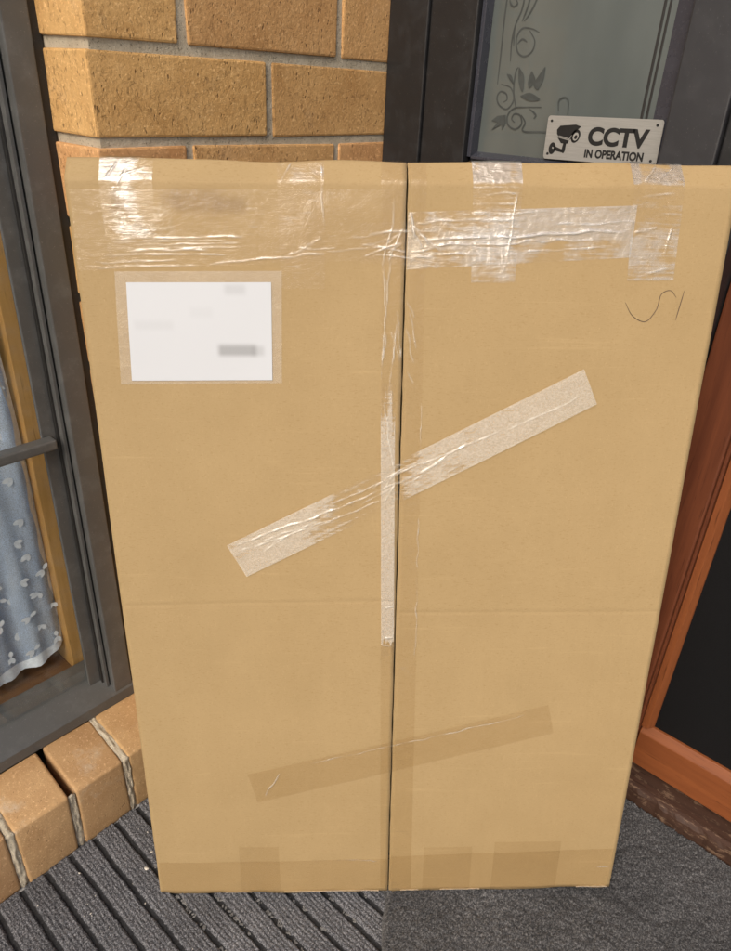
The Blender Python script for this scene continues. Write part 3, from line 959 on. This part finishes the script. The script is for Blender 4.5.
def face(s, t, lift=0.0):
    s = np.asarray(s, float); t = np.asarray(t, float)
    a = np.interp(t, tt, ang); pb = np.interp(t, tt, prof_b); pz = np.interp(t, tt, prof_z)
    w = surf(s, t) - lift
    return np.stack([s, pb + w * np.cos(a), pz - w * np.sin(a)], -1)
tg = np.unique(np.concatenate([np.arange(0, 0.88, 0.006), np.arange(0.88, HB + 0.0250, 0.0015), np.arange(0.43, 0.475, 0.001)]))
TE = HB + 0.0245
for s0, s1, sd in ((0.0, 0.3121, 1), (0.3136, W, 2)):
    sg = np.linspace(s0, s1, 64)
    S, T = np.meshgrid(sg, tg)
    # uneven lower edge
    T = T + np.where(T < 0.012, (0.0016 * vnoise(S * 38, S * 0, 40 + sd) - 0.0006) * (1 - T / 0.012), 0)
    Tc = np.maximum(T, 0)
    F = face(S, Tc); F[..., 2] += np.minimum(T, 0)
    slit = s1 if sd == 1 else s0
    se = np.where(np.abs(S - slit) < 0.001, 0.0003 * vnoise(T * 60, T * 0, 44 + sd), 0)
    F[..., 0] += se
    Bk = F.copy(); a = np.interp(Tc, tt, ang)
    Bk[..., 1] += 0.004 * np.cos(a); Bk[..., 2] -= 0.004 * np.sin(a)
    ny, nx = S.shape
    V = np.concatenate([F.reshape(-1, 3), Bk.reshape(-1, 3)])
    I = np.arange(nx * ny).reshape(ny, nx); J = I + nx * ny
    q1 = np.stack([I[:-1, :-1], I[:-1, 1:], I[1:, 1:], I[1:, :-1]], -1).reshape(-1, 4)
    q2 = np.stack([J[:-1, :-1], J[1:, :-1], J[1:, 1:], J[:-1, 1:]], -1).reshape(-1, 4)
    def strip(i1, i2):
        return np.stack([i1[:-1], i2[:-1], i2[1:], i1[1:]], -1)
    Q = np.concatenate([q1, q2, strip(I[0], J[0]), strip(J[-1], I[-1]), strip(J[:, 0], I[:, 0]), strip(I[:, -1], J[:, -1])])
    me = bpy.data.meshes.new('front_panel')
    me.vertices.add(len(V)); me.vertices.foreach_set('co', V.reshape(-1).astype(np.float32))
    fill_quads(me, Q, True)
    sm = np.ones(len(me.polygons), bool); sm[len(q1) + len(q2):] = False
    me.polygons.foreach_set('use_smooth', sm)
    link('front_panel', me, carton, M['card'])
# shell: sides, back, top and bottom panels
ztop = float(np.interp(TE, tt, prof_z)); btop = float(np.interp(TE, tt, prof_b))
link('side_panel', box_mesh('side_panel', (0.0006, 0.0052, 0.002), (0.0046, DEP, ztop - 0.016), 0.0006, 1), carton, M['card_inner'])
link('side_panel', box_mesh('side_panel', (W - 0.0046, 0.0052, 0.002), (W - 0.0006, DEP, ztop - 0.016), 0.0006, 1), carton, M['card_inner'])
link('back_panel', box_mesh('back_panel', (0.0052, DEP - 0.004, 0.002), (W - 0.0052, DEP, ztop - 0.006), 0.0006, 1), carton, M['card_inner'])
link('top_panel', box_mesh('top_panel', (0.002, btop + 0.001, ztop - 0.0052), (W - 0.002, DEP, ztop - 0.0012), 0.0006, 1), carton, M['card_inner'])
link('bottom_panel', box_mesh('bottom_panel', (0.0052, 0.0052, 0.002), (W - 0.0052, DEP - 0.0045, 0.006), 0.0006, 1), carton, M['card_inner'])

# tape strips: grids that follow the board, with folds and loose ripples
def tape(name, corners, mat, lift=0.0004, amp=0.00015, folds=(), step=0.0009, seed=0, loose_or_sheen_fn=None, parent=None):
    tl, tr, br, bl = [np.array(c, float) for c in corners]
    nx = max(8, int(max(np.linalg.norm(tr - tl), np.linalg.norm(br - bl)) / step))
    ny = max(8, int(max(np.linalg.norm(tl - bl), np.linalg.norm(tr - br)) / step))
    U, Vv = np.meshgrid(np.linspace(0, 1, nx), np.linspace(0, 1, ny))
    P = ((bl * (1 - U[..., None]) + br * U[..., None]) * (1 - Vv[..., None]) + (tl * (1 - U[..., None]) + tr * U[..., None]) * Vv[..., None])
    S, T = P[..., 0], P[..., 1]
    h = amp * (1 + vnoise(S * 120 + seed, T * 160, 50 + seed)) + amp * 0.7 * (1 + vnoise(S * 300, T * 380 + seed, 60 + seed))
    fo = np.zeros_like(S)
    for (a, b, ht, wd) in folds:
        wd = wd * 0.6; ht = ht * 0.95
        a = np.array(a); b = np.array(b); d = b - a; L = np.linalg.norm(d); d = d / L
        al = (S - a[0]) * d[0] + (T - a[1]) * d[1]
        wig = 0.0016 * vnoise(al * 70 + seed, al * 0 + ht * 1e4, 70 + seed)
        pe = (S - a[0]) * -d[1] + (T - a[1]) * d[0] + wig
        env = sst(al / (0.15 * L)) * sst((L - al) / (0.15 * L)) * (0.55 + 0.45 * vnoise(al * 90, al * 0 + wd * 1e3, 75 + seed))
        sh = np.clip(1 - np.abs(pe) / wd, 0, 1)
        h = h + ht * env * sh
        fo = np.maximum(fo, np.clip(env * 1.3 - 0.1, 0, 1) * np.clip(sh * 1.6, 0, 1) * (0.5 + 0.5 * np.clip(vnoise(al * 160, pe * 300, 77 + seed) + 0.4, 0, 1)))
    me = grid_mesh(name, face(S, T, lift + h), True)
    at = me.attributes.new('fold', 'FLOAT', 'POINT')
    at.data.foreach_set('value', fo.reshape(-1).astype(np.float32))
    if loose_or_sheen_fn is not None:
        at = me.attributes.new('loose', 'FLOAT', 'POINT')
        at.data.foreach_set('value', loose_or_sheen_fn(S, T).reshape(-1).astype(np.float32))
    return link(name, me, parent or carton, mat)

t_top = m_tape('tape_top', (0.985, 0.975, 0.955), 4.0, 0.32, 0.88, 0.12, 0.3, 0.9)
t_left = m_tape('tape_left', (0.985, 0.975, 0.955), 1.6, 0.12, 0.2, 0.12, 1.7, 0.5)
t_slit = m_tape('tape_slit', (0.972, 0.955, 0.92), 1.4, 0.08, 0.1, 0.12, 2.9, 0.3)
t_loose = m_tape('tape_loose', (0.985, 0.975, 0.955), 1.6, 0.46, 0.9, 0.16, 4.1, 0.5)
t_diag = m_tape('tape_diagonal', (0.985, 0.975, 0.955), 1.2, 0.46, 1.05, 0.18, 5.3, 0.5, 9)
t_dark = m_tape('tape_stuck', (0.966, 0.948, 0.915), 0.4, 0.02, 0.0, 0.12, 6.1, 0.2)

tape('tape_strip', [(0.0035, 0.8965), (0.3116, 0.8985), (0.3116, 0.8370), (0.0020, 0.8246)], t_left, 0.0004, 0.00012,
     [((0.03, 0.8535), (0.17, 0.8565), 0.0014, 0.0022), ((0.045, 0.8480), (0.16, 0.8500), 0.0009, 0.0016), ((0.05, 0.8425), (0.13, 0.8440), 0.0016, 0.0024),
      ((0.01, 0.8275), (0.12, 0.8300), 0.0010, 0.0016), ((0.12, 0.8300), (0.24, 0.8420), 0.0016, 0.0020), ((0.20, 0.8390), (0.235, 0.8560), 0.0013, 0.0020), ((0.235, 0.8430), (0.31, 0.8500), 0.0014, 0.0018),
      ((0.26, 0.8550), (0.311, 0.8640), 0.0012, 0.0016), ((0.27, 0.8480), (0.311, 0.8590), 0.0012, 0.0016), ((0.02, 0.8390), (0.15, 0.8405), 0.0010, 0.0013), ((0.03, 0.8508), (0.15, 0.8528), 0.0010, 0.0013), ((0.06, 0.8455), (0.165, 0.8470), 0.0010, 0.0012), ((0.015, 0.832), (0.10, 0.8345), 0.0010, 0.0012), ((0.14, 0.833), (0.19, 0.8375), 0.0014, 0.0014), ((0.21, 0.846), (0.25, 0.846), 0.0012, 0.0013)], seed=1)
tape('tape_strip', [(0.3142, 0.8790), (0.5290, 0.8868), (0.5290, 0.8401), (0.3142, 0.8276)], t_top, 0.0004, 0.00022,
     [((0.316, 0.8530), (0.53, 0.8650), 0.0022, 0.0030), ((0.316, 0.8480), (0.50, 0.8570), 0.0016, 0.0022), ((0.316, 0.8700), (0.43, 0.8740), 0.0014, 0.0020), ((0.37, 0.8780), (0.45, 0.8800), 0.0012, 0.0018),
      ((0.318, 0.8430), (0.36, 0.8520), 0.0015, 0.0018), ((0.318, 0.8400), (0.38, 0.8420), 0.0016, 0.0018), ((0.45, 0.8690), (0.53, 0.8720), 0.0012, 0.0020), ((0.40, 0.8440), (0.52, 0.8500), 0.0010, 0.0016)], seed=2,
     loose_or_sheen_fn=lambda S, T: 0.20 * sst((S - 0.40) / 0.05) * sst((T - 0.852) / 0.01) - 0.04)
TT = TE + 0.02
tape('tape_strip', [(0.0305, TT), (0.0795, TT), (0.0788, 0.8560), (0.0310, 0.8550)], t_top, 0.0009, 0.00018,
     [((0.036, 0.905), (0.048, 0.925), 0.0014, 0.002), ((0.05, 0.909), (0.075, 0.918), 0.0016, 0.002), ((0.046, 0.900), (0.06, 0.922), 0.0010, 0.002)], seed=3,
     loose_or_sheen_fn=lambda S, T: 0.35 * sst((T - HB + 0.002) / 0.004) * (0.6 + vnoise(S * 90, T * 30, 93)) + (-0.16))  # past the top crease, sky sheen painted in as milkier film
tape('tape_strip', [(0.1925, TT), (0.2360, TT), (0.2360, 0.8090), (0.1935, 0.8090)], t_left, 0.0009, 0.00012,
     [((0.194, 0.902), (0.205, 0.925), 0.0012, 0.002), ((0.236, 0.86), (0.233, 0.925), 0.0009, 0.0016)], seed=4,
     loose_or_sheen_fn=lambda S, T: 0.35 * sst((T - HB + 0.002) / 0.004) * (0.6 + vnoise(S * 90, T * 30, 94)) + (-0.02))
tape('tape_strip', [(0.3720, TT), (0.4195, TT), (0.4195, 0.8161), (0.3770, 0.8159)], t_top, 0.0010, 0.0002,
     [((0.374, 0.895), (0.418, 0.897), 0.0010, 0.002), ((0.374, 0.886), (0.416, 0.888), 0.0012, 0.002), ((0.408, 0.82), (0.416, 0.90), 0.0014, 0.002), ((0.384, 0.822), (0.41, 0.826), 0.0010, 0.002)], seed=5,
     loose_or_sheen_fn=lambda S, T: 0.35 * sst((T - HB + 0.002) / 0.004) * (0.6 + vnoise(S * 90, T * 30, 95)) + (-0.10))
tape('tape_strip', [(0.5195, TT), (0.5690, TT), (0.5740, 0.8190), (0.5290, 0.8187)], t_top, 0.0012, 0.0002,
     [((0.533, 0.905), (0.545, 0.925), 0.0018, 0.0022), ((0.545, 0.908), (0.562, 0.922), 0.0014, 0.002), ((0.53, 0.895), (0.566, 0.898), 0.0012, 0.0018), ((0.528, 0.863), (0.552, 0.868), 0.0022, 0.003), ((0.56, 0.84), (0.565, 0.87), 0.0014, 0.002), ((0.536, 0.822), (0.572, 0.832), 0.0012, 0.002)], seed=6,
     loose_or_sheen_fn=lambda S, T: 0.35 * sst((T - HB + 0.002) / 0.004) * (0.6 + vnoise(S * 90, T * 30, 96)) + (-0.10))
# film bunched across the slit
tape('tape_strip', [(0.2700, 0.8690), (0.3560, 0.8720), (0.3560, 0.8300), (0.2700, 0.8330)], t_left, 0.0022, 0.00014,
     [((0.272, 0.850), (0.345, 0.838), 0.0016, 0.0016), ((0.275, 0.860), (0.34, 0.862), 0.0014, 0.0015), ((0.28, 0.842), (0.35, 0.832), 0.0014, 0.0015), ((0.318, 0.868), (0.335, 0.85), 0.0020, 0.0024),
      ((0.312, 0.868), (0.35, 0.842), 0.0016, 0.0015), ((0.29, 0.836), (0.30, 0.868), 0.0013, 0.0014), ((0.295, 0.834), (0.31, 0.866), 0.0013, 0.0014), ((0.272, 0.84), (0.31, 0.853), 0.0013, 0.0014)], seed=15)
# along the slit, one run on each side of the gap
tape('tape_strip', [(0.2880, TT), (0.3117, TT), (0.3117, 0.0050), (0.3020, 0.0050)], t_slit, 0.0014, 0.00010,
     [((0.289, 0.70), (0.302, 0.90), 0.0012, 0.0016), ((0.296, 0.85), (0.311, 0.863), 0.0014, 0.0018), ((0.295, 0.842), (0.311, 0.852), 0.0013, 0.0018), ((0.2985, 0.70), (0.306, 0.78), 0.0012, 0.0014), ((0.306, 0.79), (0.3115, 0.74), 0.0010, 0.0014), ((0.29, 0.60), (0.311, 0.63), 0.0012, 0.0014), ((0.29, 0.588), (0.311, 0.612), 0.0012, 0.0014), ((0.292, 0.578), (0.311, 0.60), 0.0012, 0.0014), ((0.299, 0.77), (0.3115, 0.735), 0.0014, 0.0014), ((0.292, 0.86), (0.295, 0.74), 0.0010, 0.0014)], 0.0012, seed=7)
tape('tape_strip', [(0.3141, TT), (0.3300, TT), (0.3440, 0.0050), (0.3141, 0.0050)], t_slit, 0.0014, 0.00010,
     [((0.3142, 0.868), (0.33, 0.846), 0.0018, 0.0026), ((0.3142, 0.862), (0.332, 0.840), 0.0015, 0.0018), ((0.317, 0.88), (0.321, 0.855), 0.0020, 0.0030), ((0.3145, 0.775), (0.324, 0.735), 0.0012, 0.0014), ((0.3145, 0.80), (0.323, 0.78), 0.0012, 0.0014), ((0.3375, 0.38), (0.3355, 0.50), 0.0014, 0.0013), ((0.3360, 0.50), (0.3350, 0.57), 0.0012, 0.0012), ((0.3345, 0.62), (0.334, 0.70), 0.0012, 0.0012), ((0.317, 0.79), (0.327, 0.75), 0.0014, 0.0014), ((0.316, 0.73), (0.324, 0.715), 0.0014, 0.0014), ((0.316, 0.60), (0.33, 0.62), 0.0012, 0.0013), ((0.316, 0.59), (0.33, 0.607), 0.0012, 0.0013)], 0.0012, seed=8)
# loose pale length beside the slit
tape('tape_strip', [(0.2910, 0.7150), (0.3058, 0.7190), (0.3117, 0.3900), (0.2968, 0.3880)], t_loose, 0.0019, 0.00012,
     [((0.300, 0.455), (0.311, 0.456), 0.0012, 0.0014), ((0.300, 0.415), (0.311, 0.414), 0.0016, 0.0018), ((0.294, 0.70), (0.306, 0.62), 0.0012, 0.0013), ((0.3065, 0.72), (0.3105, 0.58), 0.0013, 0.0013), ((0.296, 0.60), (0.311, 0.625), 0.0013, 0.0014), ((0.296, 0.585), (0.311, 0.61), 0.0013, 0.0014), ((0.297, 0.405), (0.310, 0.402), 0.0014, 0.0014)], 0.0010, seed=9,
     loose_or_sheen_fn=lambda S, T: 0.34 * sst((T - 0.385) / 0.04) - 0.75 * sst((T - 0.63 + 0.04 * vnoise(S * 400, T * 12, 93)) / 0.13) - 0.5 * sst((0.415 - T + 0.008 * vnoise(S * 500, T * 10, 95)) / 0.02) + 0.14 * vnoise(S * 500, T * 9, 94))
# diagonal strips
tape('tape_strip', [(0.1241, 0.5334), (0.4969, 0.7318), (0.5149, 0.6951), (0.1441, 0.4945)], t_diag, 0.0024, 0.00016,
     [((0.128, 0.531), (0.25, 0.580), 0.0016, 0.0018), ((0.132, 0.524), (0.24, 0.566), 0.0013, 0.0016), ((0.16, 0.524), (0.20, 0.552), 0.0012, 0.0014), ((0.21, 0.563), (0.34, 0.622), 0.0014, 0.0016),
      ((0.33, 0.618), (0.385, 0.655), 0.0018, 0.0018), ((0.325, 0.608), (0.37, 0.645), 0.0014, 0.0016), ((0.29, 0.61), (0.36, 0.64), 0.0010, 0.0014), ((0.22, 0.575), (0.35, 0.636), 0.0012, 0.0013), ((0.215, 0.554), (0.30, 0.592), 0.0012, 0.0013), ((0.16, 0.537), (0.22, 0.562), 0.0014, 0.0014), ((0.27, 0.583), (0.31, 0.606), 0.0012, 0.0013), ((0.28, 0.60), (0.32, 0.628), 0.0012, 0.0013), ((0.35, 0.635), (0.42, 0.668), 0.0010, 0.0013), ((0.42, 0.665), (0.50, 0.705), 0.0008, 0.0012)], seed=10,
     loose_or_sheen_fn=lambda S, T: 0.12 - 0.34 * sst((S - 0.195 - (T - 0.55) * 0.3) / 0.05) * sst((0.355 - S) / 0.06) + 0.10 * vnoise((T - 0.53 * S) * 420, S * 14, 91))
tape('tape_strip', [(0.1306, 0.2104), (0.5039, 0.3143), (0.5146, 0.2712), (0.1411, 0.1638)], t_dark, 0.0024, 0.00006,
     [((0.150, 0.172), (0.172, 0.215), 0.0018, 0.0016), ((0.20, 0.224), (0.49, 0.302), 0.0013, 0.0013)], seed=11)
tape('tape_strip', [(0.0020, 0.0560), (0.3115, 0.0600), (0.3115, 0.0010), (0.0020, 0.0010)], t_dark, 0.0004, 0.00006, [((0.24, 0.0585), (0.30, 0.0560), 0.0012, 0.0012)], 0.0012, seed=12)
tape('tape_strip', [(0.3142, 0.0640), (0.6190, 0.0720), (0.6190, 0.0010), (0.3142, 0.0010)], t_dark, 0.0004, 0.00006, [((0.598, 0.038), (0.6185, 0.0375), 0.0014, 0.0012)], 0.0012, seed=13)
t_faint = m_tape('tape_faint', (0.980, 0.968, 0.945), 0.4, 0.02, 0.0, 0.12, 7.7, 0.2)
for a_, b_, tp in ((0.112, 0.165, 0.085), (0.455, 0.545, 0.088), (0.36, 0.425, 0.080)):
    tape('tape_strip', [(a_, tp), (b_, tp), (b_, 0.001), (a_, 0.001)], t_faint, 0.0012, 0.00006, (), 0.0022, seed=14)

# address label in its clear pouch
def patch(name, corners, lift, mat, parent, n_=24):
    tl, tr, br, bl = [np.array(c, float) for c in corners]
    U, Vv = np.meshgrid(np.linspace(0, 1, n_), np.linspace(0, 1, n_))
    P = ((bl * (1 - U[..., None]) + br * U[..., None]) * (1 - Vv[..., None]) + (tl * (1 - U[..., None]) + tr * U[..., None]) * Vv[..., None])
    return link(name, grid_mesh(name, face(P[..., 0], P[..., 1], lift)), parent, mat)
lab = patch('address_label', [(0.0455, 0.8140), (0.1840, 0.8150), (0.1815, 0.7190), (0.0405, 0.7180)], 0.0009, M['label'], carton)
lab['label'] = 'white paper address label with illegible smudged print'
patch('label_pouch', [(0.0355, 0.8240), (0.1945, 0.8255), (0.1910, 0.7160), (0.0290, 0.7140)], 0.0005, M['pouch'], carton)
# pen squiggle
PEN = [[(0.5306, 0.7977), (0.5394, 0.7851), (0.5533, 0.7793), (0.5625, 0.7911), (0.565, 0.8055), (0.5735, 0.8095), (0.5805, 0.8028)], [(0.5873, 0.8095), (0.5833, 0.7805)]]
for P in PEN:
    v, f_ = ribbon(catmull(P), 0.00075, lambda a, b: tuple(face(a, b, 0.0004)), 0.5)
    link('pen_mark', mesh_from('pen_mark', v, f_), carton, M['ink'])
# frayed paper along the lower edge
r = random.Random(21)
for a_, b_ in ((0.09, 0.125), (0.33, 0.355), (0.385, 0.44), (0.575, 0.618), (0.17, 0.30)):
    n_ = 14
    vs_, fs_ = [], []
    for i in range(n_):
        s = a_ + (b_ - a_) * i / (n_ - 1)
        w = r.uniform(0.0006, 0.0018) * min(1, i + 0.3, n_ - i - 0.7)
        p = face(s, 0.0006, 0.0008); 
        vs_ += [tuple(p), (p[0], p[1] - 0.0008, p[2] + w), (p[0], p[1] + 0.0015, p[2] + w * 0.5)]
        if i:
            k = 3 * i
            fs_ += [(k - 3, k, k + 1, k - 2), (k - 2, k + 1, k + 2, k - 1)]
    link('frayed_paper', mesh_from('frayed_paper', vs_, fs_), carton, M['paper_edge'])

# ------------------------------------------------------------------ CCTV sign on the sidelight
sign = thing('security_sign', 'brushed metal CCTV IN OPERATION sign with black camera symbol on the sidelight glass', 'sign')
SW, SH = 0.1395, 0.0465
sm = Matrix(((0, 0, -1, 0.8395), (-1, 0, 0, 0.3967), (0, 1, 0, 0.9196), (0, 0, 0, 1)))
sign.matrix_world = sm @ Matrix.Rotation(math.radians(1.3), 4, 'Z')
bm = bmesh.new()
rr = 0.0035
loop = []
for cx, cy, a0 in ((SW / 2 - rr, rr, -90), (SW / 2 - rr, SH - rr, 0), (-SW / 2 + rr, SH - rr, 90), (-SW / 2 + rr, rr, 180)):
    for k in range(6):
        aa = math.radians(a0 + 18 * k)
        loop.append((cx + rr * math.cos(aa), cy + rr * math.sin(aa)))
def extr(bm, loop, z0, z1):
    lo_ = [bm.verts.new((a, b, z0)) for a, b in loop]
    hi_ = [bm.verts.new((a, b, z1)) for a, b in loop]
    bm.faces.new(hi_); bm.faces.new(lo_[::-1])
    for i in range(len(loop)):
        j = (i + 1) % len(loop)
        bm.faces.new([lo_[i], lo_[j], hi_[j], hi_[i]])
extr(bm, loop, 0, 0.0012)
bmesh.ops.recalc_face_normals(bm, faces=bm.faces[:])
me = bpy.data.meshes.new('plate'); bm.to_mesh(me); bm.free()
link('plate', me, sign, M['alu'])
def s_px(x, y):
    """sign artwork units: 525 x 200 from the plate's top left corner"""
    return (-SW / 2 + x / 525 * SW, SH - y / 200 * SH)
def circle(cx, cy, rx, ry, n_=18, rot=0):
    return [(cx + rx * math.cos(t) * math.cos(rot) - ry * math.sin(t) * math.sin(rot), cy + rx * math.cos(t) * math.sin(rot) + ry * math.sin(t) * math.cos(rot)) for t in [2 * math.pi * k / n_ for k in range(n_)]]
def flat(name, polys, mat, z0=0.00125, z1=0.00145):
    bm = bmesh.new()
    for P in polys:
        L_ = [s_px(*p) for p in P]
        area = sum(L_[i][0] * L_[(i + 1) % len(L_)][1] - L_[(i + 1) % len(L_)][0] * L_[i][1] for i in range(len(L_)))
        if area < 0:
            L_ = L_[::-1]
        extr(bm, L_, z0, z1)
    me = bpy.data.meshes.new(name); bm.to_mesh(me); bm.free()
    return link(name, me, sign, mat)
for x_, y_ in ((20, 24), (500, 24), (20, 176), (500, 176)):
    flat('fixing_hole', [circle(x_, y_, 6, 6.5)], M['sign_black'])
flat('camera_symbol', [
    [(52, 62), (66, 44), (140, 36), (166, 44), (150, 60), (132, 84), (122, 106), (64, 94), (54, 82)],
    [(60, 98), (118, 110), (112, 124), (80, 124)],
    circle(146, 88, 21, 31, 20, 0.25),
    [(92, 122), (106, 122), (104, 160), (98, 170), (86, 164), (88, 150)],
    [(48, 138), (90, 152), (88, 166), (46, 158)],
    circle(40, 150, 17, 28, 18, 0.1)], M['sign_black'])
flat('symbol_highlight', [circle(147, 90, 13, 19, 18, 0.25), [(64, 92), (120, 104), (128, 84), (126, 84), (118, 100), (66, 89)], [(40, 142), (48, 146), (47, 152), (40, 150)]], M['alu'], 0.0015, 0.0016)
flat('symbol_lens', [circle(148, 92, 7, 10, 14, 0.25)], M['sign_black'], 0.00162, 0.0017)
def word(txt, x0, x1, ytop, ybot):
    cu = bpy.data.curves.new('lettering', 'FONT')
    cu.body = txt
    cu.size = 1.0
    cu.offset = 0.046
    cu.extrude = 0.0
    tmp = bpy.data.objects.new('tmp_text', cu)
    COL.objects.link(tmp)
    dg = bpy.context.evaluated_depsgraph_get()
    me = bpy.data.meshes.new_from_object(tmp.evaluated_get(dg))
    bpy.data.objects.remove(tmp)
    co = np.zeros(len(me.vertices) * 3, np.float32)
    me.vertices.foreach_get('co', co)
    co = co.reshape(-1, 3)
    mn, mx = co.min(0), co.max(0)
    (ax, ay), (bx_, by) = s_px(x0, ybot), s_px(x1, ytop)
    co[:, 0] = ax + (co[:, 0] - mn[0]) / (mx[0] - mn[0]) * (bx_ - ax)
    co[:, 1] = ay + (co[:, 1] - mn[1]) / (mx[1] - mn[1]) * (by - ay)
    co[:, 2] = 0.00135
    me.vertices.foreach_set('co', co.reshape(-1))
    me.update()
    me.materials.clear()
    return link('lettering', me, sign, M['sign_black'])
word('CCTV', 205, 475, 42, 126)
word('IN OPERATION', 200, 466, 142, 182)
